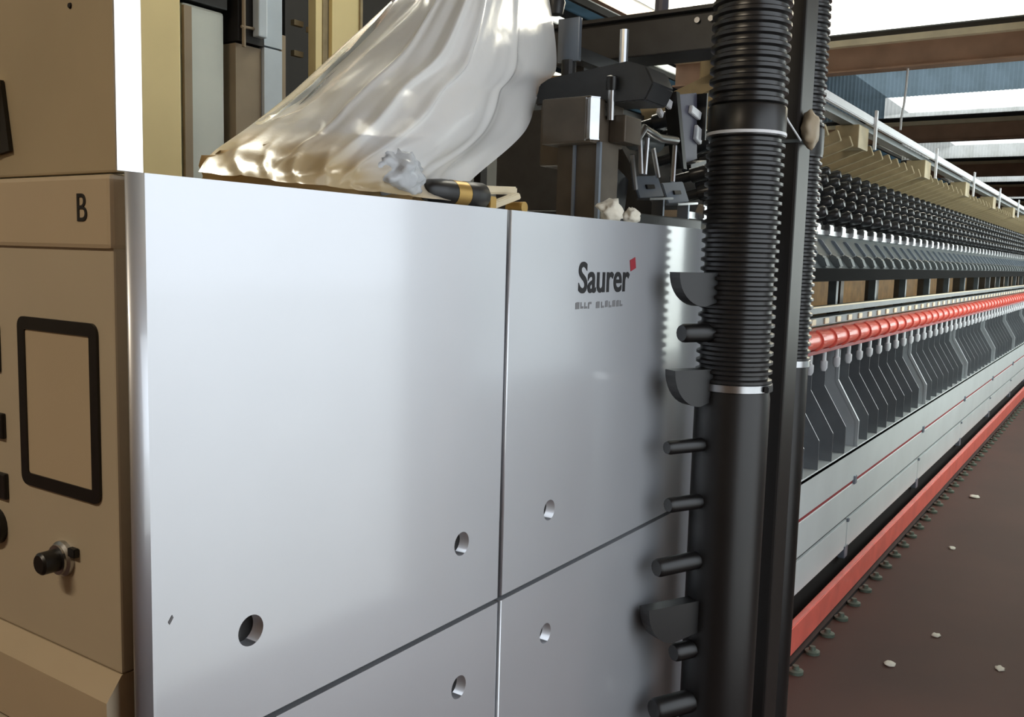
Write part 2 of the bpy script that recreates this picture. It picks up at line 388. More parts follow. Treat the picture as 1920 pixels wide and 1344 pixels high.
# black rounded frame on the end panel
def ring(x, yc, zc, w_, h, t, r):
    bm = BM(); o = rrect(w_, h, r); i_ = rrect(w_ - t, h - t, max(r - t, .002)); n = len(o)
    for x_ in (x, x + .004):
        pass
    A = [[bm.verts.new((xx_, yc + p[0], zc + p[1])) for p in q] for q in (o, i_) for xx_ in (x - .004, x)]
    for P_, Q_ in ((A[0], A[1]), (A[2], A[3]), (A[0], A[2])):
        for k in range(n): bm.faces.new((P_[k], P_[(k + 1) % n], Q_[(k + 1) % n], Q_[k]))
    return bm
part('display_frame', ring(.6675, .163, 1.336, .093, .116, .017, .014), BLACK, cab)
b = BM(); bm_ = rrect(.076, .099, .004); prism(b, [(.163 + p[0], 1.336 + p[1]) for p in bm_], 'x', .6655, .668); part('display_face', b, BEIGE2, cab)
# selector switch: collar, chrome ring and black knob
b = BM(); lathe(b, (.667, .160, 1.132), (-1, 0, 0), [(0, .024), (.006, .024), (.009, .020), (.012, .020)], 24); col = part('switch_collar', b, STEEL, cab, True)
b = BM(); lathe(b, (.656, .160, 1.132), (-1, 0, 0), [(0, .015), (.022, .015), (.025, .012), (.025, 0)], 20); sub('switch_knob', b, BLACK, col, True)
b = BM(); obox(b, (.663, .132, 1.146), (.004, 0, 0), (0, .008, 0), (0, 0, .006), .001); part('key_tab', b, INK, cab)
for y0, z0, z1 in ((.299, 1.275, 1.312), (.297, 1.188, 1.226)):
    b = bx(.661, .668, y0, y0 + .07, z0, z1, bev=.003); part('push_button', b, BLACK, cab)
b = BM(); lathe(b, (.668, .33, 1.145), (-1, 0, 0), [(0, .026), (.01, .026), (.014, .02), (.014, 0)], 20); part('round_button', b, BLACK, cab, True)
part('indicator_strip', bx(.663, .668, .306, .33, 1.37, 1.435, bev=.002), BLACK, cab)
text_mesh('cabinet_letter', 'B', .050, INK, (.6617, .1045, 1.579), (math.radians(90), 0, math.radians(-90)), cab, sx=.9)

# ------------------------------------------------------------------ operator box on the cabinet end
ob = thing('operator_box', (.684, .26, CT), 'tall taupe metal box with a bright steel side standing on the cabinet end', 'metal box')
part('housing', bx(.668, .700, .027, .62, CT, 2.75, bev=.003), TAUPE, ob)
part('side_trim', bx(.667, .702, .0235, .027, CT + .002, 2.75), BRUSH, ob, label='bright brushed steel side strip')
b = BM(); lathe(b, (.668, .116, 1.842), (-1, 0, 0), [(0, .004), (.002, .003), (.002, 0)], 10); part('screw', b, DARK, ob)
b = BM(); prism(b, [(.275, 1.765), (.40, 1.765), (.40, 1.67), (.288, 1.668)], 'x', .660, .667); tg = part('hanging_tag', b, YEL, ob, label='yellow tag')
b = BM(); prism(b, [(.258, 1.672), (.275, 1.765), (.288, 1.668)], 'x', .662, .667); sub('tag_wedge', b, BLACK, tg)  # plain black wedge beside the tag

# ------------------------------------------------------------------ plastic sheet over the headstock
CTRL = [
[(0.803,0.05,1.651),(0.844,0.036,1.649),(0.891,0.027,1.648),(0.945,0.022,1.647),(1.006,0.02,1.647),(1.075,0.022,1.647),(1.155,0.027,1.647),(1.246,0.036,1.647),(1.353,0.05,1.648)],
[(0.914,0.16,1.693),(0.929,0.104,1.688),(0.96,0.069,1.685),(1.005,0.047,1.684),(1.067,0.04,1.685),(1.15,0.047,1.688),(1.258,0.069,1.694),(1.395,0.104,1.701),(1.574,0.16,1.712)],
[(1.07,0.26,1.758),(1.062,0.167,1.751),(1.081,0.108,1.749),(1.122,0.072,1.751),(1.191,0.06,1.758),(1.296,0.072,1.771),(1.443,0.108,1.79),(1.639,0.167,1.817),(1.913,0.26,1.854)],
[(1.215,0.32,1.838),(1.184,0.209,1.826),(1.188,0.138,1.822),(1.219,0.095,1.825),(1.284,0.08,1.835),(1.391,0.095,1.855),(1.548,0.138,1.884),(1.762,0.209,1.926),(2.067,0.32,1.985)],
[(1.365,0.34,1.952),(1.323,0.229,1.928),(1.318,0.158,1.916),(1.343,0.115,1.912),(1.403,0.1,1.918),(1.508,0.115,1.934),(1.663,0.158,1.962),(1.875,0.229,2.002),(2.178,0.34,2.06)],
[(1.513,0.34,2.074),(1.468,0.247,2.052),(1.457,0.188,2.042),(1.474,0.152,2.041),(1.521,0.14,2.051),(1.605,0.152,2.072),(1.729,0.188,2.106),(1.897,0.247,2.153),(2.133,0.34,2.22)],
[(1.643,0.34,2.186),(1.606,0.275,2.17),(1.597,0.234,2.164),(1.607,0.209,2.165),(1.64,0.2,2.176),(1.698,0.209,2.196),(1.783,0.234,2.225),(1.895,0.275,2.265),(2.049,0.34,2.321)],
[(1.737,0.34,2.281),(1.719,0.308,2.272),(1.716,0.287,2.269),(1.724,0.274,2.271),(1.743,0.27,2.277),(1.775,0.274,2.289),(1.819,0.287,2.305),(1.875,0.308,2.327),(1.95,0.34,2.356)]]
def cr1(P_, t):
    n = len(P_) - 1; i = min(int(t), n - 1); f = t - i
    p0 = P_[max(i - 1, 0)]; p1 = P_[i]; p2 = P_[i + 1]; p3 = P_[min(i + 2, n)]
    return .5 * ((2 * p1) + (p2 - p0) * f + (2 * p0 - 5 * p1 + 4 * p2 - p3) * f * f + (3 * p1 - p0 - 3 * p2 + p3) * f ** 3)
CV = [[Vector(p) for p in r] for r in CTRL]
NU, NV = 120, 110
grid = []
for j in range(NV + 1):
    v = j / NV * 7
    rowc = [cr1([CV[r][c] for r in range(8)], v) for c in range(9)]
    grid.append([cr1(rowc, i / NU * 8) for i in range(NU + 1)])
def ridge(x): # sharp crease profile
    x = abs(x); return max(0.0, 1 - x) ** 1.6
verts = []
for j in range(NV + 1):
    for i in range(NU + 1):
        u = i / NU; v = j / NV
        p = grid[j][i]
        a = grid[j][min(i + 1, NU)] - grid[j][max(i - 1, 0)]; b_ = grid[min(j + 1, NV)][i] - grid[max(j - 1, 0)][i]
        nn = a.cross(b_)
        nn = nn.normalized() if nn.length > 1e-9 else Vector((0, -1, 0))
        if nn.y > 0: nn = -nn
        edge = min(1, 6 * u, 6 * (1 - u)) * min(1, 8 * v + .2)
        # long folds fanning from the top towards the lower left
        s = u + .16 * (1 - v) * (.5 - u) + .015 * noise.noise(Vector((u * 3, v * 3, 2)))
        h_ = 0
        for c0, wd_, am in ((.14, .03, .010), (.30, .022, .014), (.46, .05, .026), (.55, .025, .020), (.78, .03, .012)):
            c1_ = c0 + (.5 - c0) * .0 + .012 * math.sin(5 * v + c0 * 20)
            h_ += .6 * am * ridge((s - c1_) / wd_) * min(1, v * 2.5 + .1)
        h_ += .008 * noise.noise(Vector((u * 4, v * 3, 5))) + .003 * noise.noise(Vector((u * 16, v * 10, 1)))
        dd = math.hypot((u - .70) * 1.0, (v - .34) * .8); h_ += .045 * max(0, 1 - dd / .24)
        # crumpled skirt near the cabinet top
        k = max(0, 1 - v / .26)
        h_ += k * (.014 * noise.noise(Vector((u * 7 + 2 * v, v * 14, 9))) + .010 * ridge(((u * 9 + v * 5) % 1 - .5) / .3))
        q = p + nn * h_ * edge
        q.z = max(q.z, CT + .003 + .004 * (1 - v)); q.y = max(q.y, .006)
        verts.append(q)
base = Vector((1.1, .15, CT))
bm = BM(); vs = [bm.verts.new(q - base) for q in verts]
for j in range(NV):
    for i in range(NU):
        a = j * (NU + 1) + i; bm.faces.new((vs[a], vs[a + 1], vs[a + NU + 2], vs[a + NU + 1]))
# back of the cover: a second, slack layer behind
vb = []
for j in range(NV + 1):
    for i in range(0, NU + 1, 4):
        u = i / NU; q = verts[j * (NU + 1) + i]
        vb.append(bm.verts.new(Vector((q.x, q.y + .16 * math.sin(math.pi * u) * min(1, 3 * j / NV) + .02 * noise.noise(q * 9) * math.sin(math.pi * u), q.z)) - base))
nb = NU // 4
for j in range(int(NV * .28), NV):
    for i in range(nb):
        a = j * (nb + 1) + i; bm.faces.new((vb[a], vb[a + 1], vb[a + nb + 2], vb[a + nb + 1]))
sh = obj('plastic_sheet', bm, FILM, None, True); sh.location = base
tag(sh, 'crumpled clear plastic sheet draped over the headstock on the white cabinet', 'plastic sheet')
ORG[sh.name] = base
bn = part('bunched_hem', tuft((1.20, .05, CT + .047), .042, 1.45, .7, .95, 11, 4, .8), PALEF, sh, True)
# brown cloth lying under the sheet
bm = BM(); bmesh.ops.create_uvsphere(bm, u_segments=40, v_segments=20, radius=1)
for v in bm.verts:
    n_ = v.co.copy(); k = 1 + .22 * noise.noise(n_ * 2.2) + .12 * noise.noise(n_ * 5)
    v.co = Vector((n_.x * .25 * k, n_.y * .05 * k, max(-.0, n_.z * .085 * k)))
cl = obj('folded_cloth', bm, CARD, None, True); cl.location = (1.13, .13, CT + .001)
tag(cl, 'crumpled tan cloth lying under the plastic sheet on the cabinet', 'cloth')

# small roller and cream fittings beside the sheet
rl = thing('yarn_roller', (1.40, .07, CT), 'small black roller with a brass band lying beside the plastic sheet', 'roller')
b = BM(); lathe(b, (1.30, .07, CT + .026), (1, 0, 0), [(0, .012), (.01, .02), (.05, .024), (.075, .024)], 20); part('roller_tip', b, BLACK, rl, True)
b = BM(); lathe(b, (1.375, .07, CT + .026), (1, 0, 0), [(0, .0245), (.04, .0245)], 20); part('brass_band', b, GOLD, rl, True)
b = BM(); lathe(b, (1.415, .07, CT + .026), (1, 0, 0), [(0, .025), (.02, .026), (.055, .026), (.065, .02)], 20); part('roller_end', b, BLACK, rl, True)
ft = thing('cream_fitting', (1.56, .07, CT), 'small cream and brass yarn guide fitting on the cabinet edge', 'fitting')
b = BM(); obox(b, (1.56, .10, CT + .045), (.07, 0, .004), (0, .012, 0), (0, 0, .008), .003); part('bar', b, CREAM, ft)
b = BM(); obox(b, (1.55, .07, CT + .022), (.05, 0, .014), (0, .01, 0), (-.003, 0, .006), .002); part('lever', b, CREAM, ft)
b = BM(); lathe(b, (1.60, .05, CT + .012), (0, 1, 0), [(0, .012), (.04, .012)], 14); part('pivot', b, GOLD, ft, True)
b = BM(); obox(b, (1.50, .07, CT + .014), (.012, 0, 0), (0, .012, 0), (0, 0, .014), .002); part('foot', b, GOLD, ft)

# ------------------------------------------------------------------ gearing head above the cabinet
hd = thing('gearing_head', (2.04, .16, CT), 'grimy dark metal drive head on a square column behind the cabinet edge', 'machine head')
colm = part('column', bx(2.0, 2.10, .10, .22, CT, 1.835, bev=.004), BROWNM, hd)
sub('column_groove', bx(1.994, 2.0, .165, .172, CT, 1.83), BLUEM, colm); sub('column_edge', bx(1.994, 2.004, .096, .106, CT, 1.83), BLUEM, colm)
part('head_block', bx(1.96, 2.13, .105, .245, 1.825, 1.935, bev=.006), BROWNM, hd)
b = BM(); obox(b, (1.962, .102, 1.88), (.006, .010, 0), (.008, -.006, 0), (0, 0, .048), .002); part('steel_corner', b, STEEL, hd)
part('side_block', bx(2.05, 2.14, .06, .105, 1.835, 1.90, bev=.004), BROWNM, hd)
b = BM(); prism(b, [(.31, 1.935), (.30, 1.985), (.27, 2.0), (.05, 2.022), (.0, 2.005), (-.02, 1.965), (.0, 1.925), (.10, 1.928)], 'x', 2.03, 2.15, .004); part('gear_cover', b, DGREY, hd)
b = BM(); lathe(b, (2.02, .085, 1.975), (-.2, -.1, 1), [(-.09, .009), (-.02, .009)], 12); part('steel_pin', b, STEEL, hd, True)
b = BM(); lathe(b, (2.02, .085, 1.955), (-.2, -.1, 1), [(0, .013), (.02, .014), (.032, .012), (.036, 0)], 14); part('knob', b, BLACK, hd, True)
part('cross_beam', bx(2.46, 2.60, -.01, .53, 2.13, 2.235, bev=.004), DGREY, hd)
part('beam_flange', bx(2.44, 2.62, -.01, .53, 2.235, 2.245), DGREY, hd)
part('beam_leg', bx(2.50, 2.58, .44, .52, CT, 2.13), DGREY, hd)
part('end_plate', bx(2.20, 2.215, .285, .352, 2.075, 2.19, bev=.003), BLUEM, hd)
b = BM(); cyl(b, (2.21, .32, 1.99), (2.21, .32, 2.08), .02); part('plate_stem', b, DGREY, hd)
part('tie_bar', bx(2.21, 2.50, .30, .34, 2.085, 2.12), DGREY, hd)
b = BM(); lathe(b, (2.19, .355, 2.2), (0, 0, 1), [(0, .02), (.03, .026), (.05, .02), (.05, 0)], 16); part('round_cap', b, DGREY, hd, True)
b = BM(); cyl(b, (2.52, .20, 2.245), (2.54, .20, 2.75), .02); part('upright_rod', b, PURP, hd)
for yy in (.02, .06):
    b = BM(); lathe(b, (2.458, yy, 2.21), (-1, 0, 0), [(0, .008), (.006, .008), (.006, 0)], 10); part('bolt', b, STEEL, hd, True)
b = BM(); cyl(b, (2.2, .15, 2.01), (2.2, .15, 2.14), .012); part('link_rod', b, STEEL, hd)

br = thing('guide_bracket_set', (2.45, .15, CT), 'cluster of silver slotted brackets and guide plates left of the big hose', 'bracket set')
def slot_bracket(x0, x1, z0, zt):
    bm = BM(); obox(bm, ((x0 + x1) / 2, .16, (z0 + zt) / 2), ((x1 - x0) / 2, 0, .008), (0, .004, 0), (0, .012, (zt - z0) / 2), .002)
    p = part('slotted_plate', bm, BLUEM, br)
    bm = BM(); obox(bm, ((x0 + x1) / 2, .153, (z0 + zt) / 2), ((x1 - x0) * .16, 0, .002), (0, .003, 0), (0, .002, .006), .001); sub('slot', bm, BLACK, p)
    bm = BM(); obox(bm, ((x0 + x1) / 2, .135, z0 - .004), ((x1 - x0) / 2, 0, .006), (0, .02, 0), (0, 0, .003), .001); sub('lip', bm, STEEL, p)
    bm = BM(); obox(bm, (x1 - .006, .16, (CT + z0) / 2), (.005, 0, 0), (0, .018, 0), (0, 0, (z0 - CT) / 2 + .005)); sub('leg', bm, BLUEM, p)
slot_bracket(2.32, 2.475, 1.725, 1.785); slot_bracket(2.508, 2.655, 1.722, 1.782)
b = BM(); tube(b, [(2.225, .14, 1.885), (2.25, .14, 1.866), (2.275, .14, 1.87), (2.315, .14, 1.905), (2.36, .14, 1.897), (2.42, .14, 1.89), (2.53, .14, 1.897)], .012, 10); part('bent_rod', b, STEEL, br, True)
b = BM(); cyl(b, (2.355, .19, 1.88), (2.50, .19, 1.888), .028, 16); part('guide_drum', b, GREY, br, True)
b = BM(); prism(b, [(2.545, 2.03), (2.70, 2.06), (2.725, 1.865), (2.63, 1.842)], 'y', .155, .175, .002); pp = part('slate_plate', b, PURP, br)
b = BM(); obox(b, (2.543, .15, 1.925), (.012, 0, 0), (0, .02, 0), (.038, 0, -.105)); sub('plate_rim', b, BLACK, pp)
b = BM(); obox(b, (2.68, .15, 1.843), (.058, 0, .012), (0, .02, 0), (-.001, 0, .006)); sub('plate_base', b, BLACK, pp)
b = BM(); obox(b, (2.722, .15, 1.99), (.004, 0, 0), (0, .02, 0), (0, 0, .07)); sub('plate_rim', b, BLACK, pp)
for cx, cz, ww, hh in ((2.463, 1.998, .034, .012), (2.675, 1.997, .036, .012), (2.705, 1.935, .022, .022), (2.43, 1.962, .012, .008)):
    b = BM(); obox(b, (cx, .148, cz), (ww, 0, -.006), (0, .006, 0), (.004, 0, hh), .002); part('white_clip', b, RAIL, br)
for xa, za, xb, zb in ((2.31, 1.90, 2.33, 1.785), (2.36, 1.885, 2.352, 1.785), (2.40, 1.86, 2.44, 1.785), (2.545, 1.885, 2.54, 1.78), (2.27, 1.83, 2.30, 1.74)):
    b = BM(); cyl(b, (xa, .15, za), (xb, .15, zb), .007, 8); part('thin_rod', b, STEEL, br)
b = BM(); prism(b, [(2.12, 1.80), (2.24, 1.80), (2.32, 1.77), (2.30, 1.668), (2.18, 1.66)], 'y', .18, .24, .004); part('gear_guard', b, DGREY, br)
part('rear_block', bx(2.20, 2.40, .26, .40, 1.80, 1.985, bev=.006), BROWNM, br)
part('base_rail', bx(2.14, 2.70, .12, .42, CT, 1.675, bev=.004), DGREY, br)
b = BM(); prism(b, [(2.15, 2.03), (2.30, 2.05), (2.36, 1.99), (2.20, 1.97)], 'y', .30, .36); part('ochre_cover', b, OCHRE, br)

for c, r, sx_, sd, lb in (((1.935, .03, CT + .024), .03, 1.4, 3, 'larger lump of cream cotton lint on the cabinet edge beside the column'), ((2.045, .03, CT + .016), .022, 1.3, 8, 'smaller lump of white cotton lint on the cabinet edge by the brackets')):
    o = obj('cotton_lint', tuft((0, 0, 0), r, sx_, .8, .9, sd), COTTON, None, True); o.location = c; tag(o, lb, 'lint', 'cotton lint lumps')

# ------------------------------------------------------------------ long twisting machine
ML0, ML1, PIT, MOD = 2.78, 26.0, .22, 1.76
mc = thing('twisting_machine', (ML0, .5, 0), 'long textile twisting machine with red beams and rows of dark spindle arms', 'machine')
MB_ = ORG[mc.name]
def long(name, pts, m, x0=ML0, x1=ML1, bev=0.0, smooth=False, label=None):
    b = BM(); prism(b, pts, 'x', x0, x1, bev); return part(name, b, m, mc, smooth, label)
def rect(y0, y1, z0, z1): return [(y0, z0), (y1, z0), (y1, z1), (y0, z1)]
long('base', rect(.09, 1.0, 0, .335), DARK)
long('floor_rail', rect(.0, .03, .015, .13), RED, bev=.004, label='red rail along the floor')
long('rail_foot', rect(-.02, .09, 0, .015), DARK)
long('middle_panel', rect(.06, .16, .343, .494), WHITE2, bev=.003)
long('groove', rect(.07, .16, .33, .345), DARK)
long('red_line', rect(.064, .16, .494, .508), REDD)
long('upper_panel', rect(.06, .16, .508, .672), WHITE2, bev=.003)
long('bobbin_shelf', rect(.06, .45, .655, .668), GREY)
long('inner_wall', rect(.42, .60, .60, 1.20), DGREY)
long('body_core', rect(.45, 1.0, .335, 1.22), DGREY)
# lower panels, one for each section
XS = 4.546; lo = XS - MOD; first = None
k = 0
while lo + MOD * k < ML1 - .1:
    a = max(lo + MOD * k, ML0) + .008; e = min(lo + MOD * (k + 1), ML1) - .008
    p = part('lower_panel', bx(a, e, .06, .085, .185, .328, bev=.003), WHITE2, mc)
    sub('hinge', bx(e - .03, e + .03, .055, .088, .14, .20, bev=.004), BLUEM, p)
    sub('panel_stud', bx(e - .012, e + .012, .05, .06, .318, .334, bev=.002), BLUEM, p)
    p2 = part('line_joint', bx(e + .07, e + .11, .052, .066, .488, .53, bev=.003), BLUEM, mc)
    k += 1
# red beam with rounded front
prof = []
for i in range(11):
    a = math.radians(-100 + i * 190 / 10); prof.append((.17 - .055 * math.cos(a) * 1.0, 1.215 + .045 * math.sin(a)))
prof += [(.225, 1.255), (.225, 1.175)]
long('red_beam', prof, RED, smooth=True, label='red upper beam')
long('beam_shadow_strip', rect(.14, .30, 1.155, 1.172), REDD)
long('guide_rail', rect(.235, .31, 1.318, 1.345), GREY, label=None)
long('guide_rail_lip', rect(.232, .25, 1.345, 1.352), CREAM)
long('slotted_rail', rect(.225, .29, 1.262, 1.30), GREY)
long('deck', rect(.29, .95, 1.20, 1.262), TAN)
long('ochre_backboard', rect(.72, .74, 1.262, 1.47), OCHRE)
long('black_underside', rect(.11, .95, 1.478, 1.535), VOID)
long('drafting_plate', [(.12, 1.535), (.24, 1.69), (.95, 1.69), (.95, 1.535)], GREY)
long('clip_rail', rect(.235, .30, 1.69, 1.712), STEEL)
long('arm_bed', [(.30, 1.69), (.52, 2.03), (.95, 2.03), (.95, 1.69)], DGREY)
long('dark_trough', rect(.50, .95, 2.03, 2.06), DGREY)
long('top_rail', rect(.19, .215, 2.275, 2.315), RAIL, bev=.004, label='white top rail')
long('top_channel', rect(.24, .30, 2.255, 2.285), GREY)
# meshes for the repeated pieces, at x = 0 relative to the machine root
def mesh(bm, m, smooth=False):
    me = bpy.data.meshes.new('piece'); bmesh.ops.translate(bm, verts=bm.verts, vec=Vector((0, -MB_.y, 0))); bmesh.ops.recalc_face_normals(bm, faces=bm.faces)
    bm.to_mesh(me); bm.free(); me.materials.append(m)
    if smooth:
        for p in me.polygons: p.use_smooth = True
        try: me.set_sharp_from_angle(angle=math.radians(40))
        except Exception: pass
    return me
sep_poly = [(.175, 1.14), (.175, .985), (.065, .80), (.065, .672), (.41, .672), (.41, 1.14)]
PC = {}
b = BM(); prism(b, sep_poly, 'x', -.003, .003); PC['separator_plate'] = mesh(b, SEP)
b = BM(); prism(b, sep_poly, 'x', -.004, .004)
box(b, -.008, .008, .168, .182, .985, 1.14); prism(b, [(.168, .992), (.182, .985), (.072, .797), (.058, .800)], 'x', -.008, .008); box(b, -.008, .008, .058, .072, .672, .80)
PC['section_plate'] = mesh(b, SEPW)
b = BM(); lathe(b, (0, .155, 1.165), (0, 0, -1), [(0, .010), (.05, .010), (.055, .018), (.085, .018), (.10, .010), (.10, 0)], 10); PC['gripper'] = mesh(b, RAIL, True)
b = BM(); lathe(b, (0, .26, .672), (0, 0, 1), [(0, .05), (.02, .05), (.03, .03), (.30, .022), (.36, .018), (.36, 0)], 12); PC['spindle'] = mesh(b, DGREY, True)
b = BM(); lathe(b, (0, -.05, 0), (0, 0, 1), [(0, .03), (.012, .03), (.016, .014), (.03, .012), (.03, 0)], 12); PC['floor_peg'] = mesh(b, GREENP, True)
b = BM()
for i in range(9):
    a0 = math.radians(-70 + i * 15)
    a1 = math.radians(-70 + (i + 1) * 15)
    pts = [(.17 - .055 * math.cos(a0), 1.215 + .045 * math.sin(a0)), (.17 - .064 * math.cos(a0), 1.215 + .053 * math.sin(a0)), (.17 - .064 * math.cos(a1), 1.215 + .053 * math.sin(a1)), (.17 - .055 * math.cos(a1), 1.215 + .045 * math.sin(a1))]
    prism(b, pts, 'x', -.025, .025)
PC['beam_band'] = mesh(b, RED, True)
b = BM(); box(b, -.035, .035, .218, .23, 1.267, 1.296, bev=.003); PC['rail_block'] = mesh(b, CREAM)
b = BM(); prism(b, [(.10, 1.54), (.118, 1.585), (.15, 1.60), (.16, 1.585), (.14, 1.535)], 'x', -.03, .03, .006); PC['drafting_shoe'] = mesh(b, GREY, True)
b = BM(); prism(b, [(.155, 1.60), (.205, 1.665), (.225, 1.665), (.172, 1.592)], 'x', -.012, .012, .003); PC['drafting_lever'] = mesh(b, BLUEM)
b = BM(); prism(b, [(.215, 1.69), (.215, 1.735), (.235, 1.745), (.25, 1.712), (.25, 1.69)], 'x', -.035, .035, .004); PC['silver_clip'] = mesh(b, STEEL)
b = BM(); obox(b, (0, .37, 2.115), (.016, 0, 0), (0, .14, -.052), (0, .010, .026), .003); PC['creel_arm'] = mesh(b, TAN)
cap_d = Vector((0, -1, .22)).normalized()
for r_, (yy, zz) in enumerate(((.27, 1.775), (.315, 1.838), (.36, 1.90), (.405, 1.962), (.45, 2.02))):
    b = BM(); lathe(b, (0, yy + .05, zz - .012), cap_d, [(0, .018), (.07, .018), (.075, .027), (.125, .027), (.138, .018), (.142, 0)], 12); PC[('arm_cap', r_)] = mesh(b, CAPM, True)
b = BM(); box(b, -.10, .10, .21, .33, 2.14, 2.255, bev=.006); PC['creel_block'] = mesh(b, TAN)
b = BM(); box(b, -.012, .012, .175, .19, 2.15, 2.35, bev=.003); PC['rail_bracket'] = mesh(b, RAIL)
b = BM(); box(b, -.035, .035, .40, .47, 1.262, 1.48); PC['post'] = mesh(b, BROWNM)
b = BM(); box(b, -.02, .02, .30, .34, 1.345, 1.48); PC['short_post'] = mesh(b, GREY)
IND = 14.2
stuff = {}
def piece(nm, x, key=None):
    me = PC[key or nm]
    if x < IND:
        o = bpy.data.objects.new(nm, me); COL.objects.link(o); o.parent = mc; o.location = (x - ML0, 0, 0)
    else: stuff.setdefault(key or nm, []).append(x - ML0)
P0 = 4.30
i0 = math.ceil((ML0 + .06 - P0) / PIT); i1 = int((ML1 - .06 - P0) / PIT)
for i in range(i0, i1 + 1):
    x = P0 + i * PIT
    piece('gripper', x); piece('spindle', x); piece('floor_peg', x); piece('beam_band', x + .05); piece('rail_block', x + .03)
    piece('drafting_shoe', x); piece('drafting_lever', x + .02); piece('silver_clip', x); piece('creel_arm', x + .08)
    for r_ in range(5): piece('arm_cap', x + (.03 if r_ % 2 else 0), ('arm_cap', r_))
    xs = x + .114
    piece('section_plate' if (i % 8) == 1 else 'separator_plate', xs)
    if i % 8 == 3: piece('creel_block', x + .02); piece('rail_bracket', x + .14)
    if i % 4 == 1: piece('post', x + .1)
    if i % 4 == 3: piece('short_post', x + .05)
for key, xs in stuff.items():
    src = PC[key]; V = [v.co.copy() for v in src.vertices]; F = [tuple(p.vertices) for p in src.polygons]; nv = len(V)
    me = bpy.data.meshes.new('far_run'); VV = []; FF = []
    for q, x in enumerate(xs):
        VV += [(c.x + x, c.y, c.z) for c in V]; FF += [tuple(a + q * nv for a in f) for f in F]
    me.from_pydata(VV, [], FF); me.materials.append(src.materials[0])
    nm = key if isinstance(key, str) else key[0]
    o = link(nm + '_run', me, None, mc); o['kind'] = 'stuff'

# ------------------------------------------------------------------ travelling cleaner with hoses
tc_ = thing('travelling_cleaner', (2.74, -.11, 0), 'black travelling cleaner post with two ribbed hoses in front of the machine', 'machine cleaner')
part('post', bx(2.68, 2.80, -.17, -.05, .04, 4.18, bev=.008), POSTM, tc_)
def hose(x, y, z0, z1, r, pitch):
    pr = []; z = z0
    while z < z1:
        pr += [(z, r * .90), (z + pitch * .18, r * .905), (z + pitch * .36, r), (z + pitch * .66, r), (z + pitch * .84, r * .905)]; z += pitch
    b = BM(); lathe(b, (x, y, 0), (0, 0, 1), pr, 40); return b
HX, HY, HR = 2.31, -.15, .098
part('ribbed_hose', hose(HX, HY, 1.235, 1.868, HR, .0238), HOSE, tc_, True)
part('ribbed_hose', hose(HX, HY, 1.935, 4.05, HR, .0268), HOSE, tc_, True)
b = BM(); lathe(b, (HX, HY, 0), (0, 0, 1), [(1.862, HR * .96), (1.866, HR * 1.0), (1.935, HR * 1.0), (1.94, HR * .96)], 40); sl = part('hose_sleeve', b, TUBEM, tc_, True)
b = BM(); lathe(b, (HX, HY, 0), (0, 0, 1), [(1.866, HR * 1.01), (1.867, HR * 1.02), (1.873, HR * 1.02), (1.874, HR * 1.01)], 40); sub('white_tie', b, RAIL, sl, True)
b = BM(); lathe(b, (HX, HY, 0), (0, 0, 1), [(.05, HR * .985), (1.20, HR * .985), (1.215, HR * .96), (1.24, HR * .96)], 40); tb = part('suction_tube', b, TUBEM, tc_, True)
b = BM(); lathe(b, (HX, HY, 0), (0, 0, 1), [(1.222, HR * 1.0), (1.223, HR * 1.025), (1.241, HR * 1.025), (1.242, HR * 1.0)], 40); cp = part('hose_clamp', b, STEEL, tc_, True, 'steel hose clamp')
b = BM(); obox(b, (HX - .02, HY - HR * 1.04, 1.232), (.018, .0, 0), (0, .006, 0), (0, 0, .008), .002); sub('clamp_screw', b, DGREY, cp)
H2 = (2.885, -.105); HR = .075
part('ribbed_hose', hose(H2[0], H2[1], 1.245, 4.05, HR, .023), HOSE, tc_, True)
b = BM(); lathe(b, (H2[0], H2[1], 0), (0, 0, 1), [(.05, HR * .95), (1.22, HR * .95), (1.25, HR * .93)], 40); part('suction_tube', b, TUBEM, tc_, True)
b = BM(); lathe(b, (H2[0], H2[1], 0), (0, 0, 1), [(1.232, HR * 1.0), (1.233, HR * 1.025), (1.252, HR * 1.025), (1.253, HR * 1.0)], 40); part('hose_clamp', b, STEEL, tc_, True)
part('sleeve_tape', lathe(BM(), (H2[0], H2[1], 0), (0, 0, 1), [(1.88, HR), (1.885, HR * 1.02), (1.955, HR * 1.02), (1.96, HR)], 32), TUBEM, tc_, True)
HR = .098
# tie strap around the post with a grey paper wad
b = BM(); box(b, 2.674, 2.806, -.176, -.044, 1.895, 1.904); st = part('strap', b, GREY, tc_)
sub('paper_wad', tuft((2.72, -.19, 1.935), .05, .95, .45, 1.05, 4, 3, .45), TAUPE2, st, True)
b = BM(); tube(b, [(HX + .095, HY - .04, 1.975), (2.52, -.19, 1.93), (2.68, -.176, 1.90)], .003, 6); sub('strap_end', b, RAIL, st)
# blow nozzles on the tube, pointing back along the cabinet
ND = Vector((-.89, .46, 0)).normalized(); NS = Vector((-.46, -.89, 0)).normalized()
def cup(z, ln, hh):
    bm = BM(); o = Vector((HX, HY, z)); n_ = 10; r0 = ln - .085
    pts = [(.06, 0), (ln, 0)] + [(r0 + (ln - r0) * math.cos(math.radians(90 * k / n_)), -hh * math.sin(math.radians(90 * k / n_))) for k in range(1, n_ + 1)] + [(.06, -hh * .8)]
    A = [bm.verts.new(o + ND * p[0] + Vector((0, 0, p[1])) - NS * .02) for p in pts]; B = [bm.verts.new(o + ND * p[0] + Vector((0, 0, p[1])) + NS * .02) for p in pts]
    bm.faces.new(A); bm.faces.new(B)
    for i in range(len(pts)): bm.faces.new((A[i], A[(i + 1) % len(pts)], B[(i + 1) % len(pts)], B[i]))
    part('nozzle_cup', bm, BLACK, tc_)
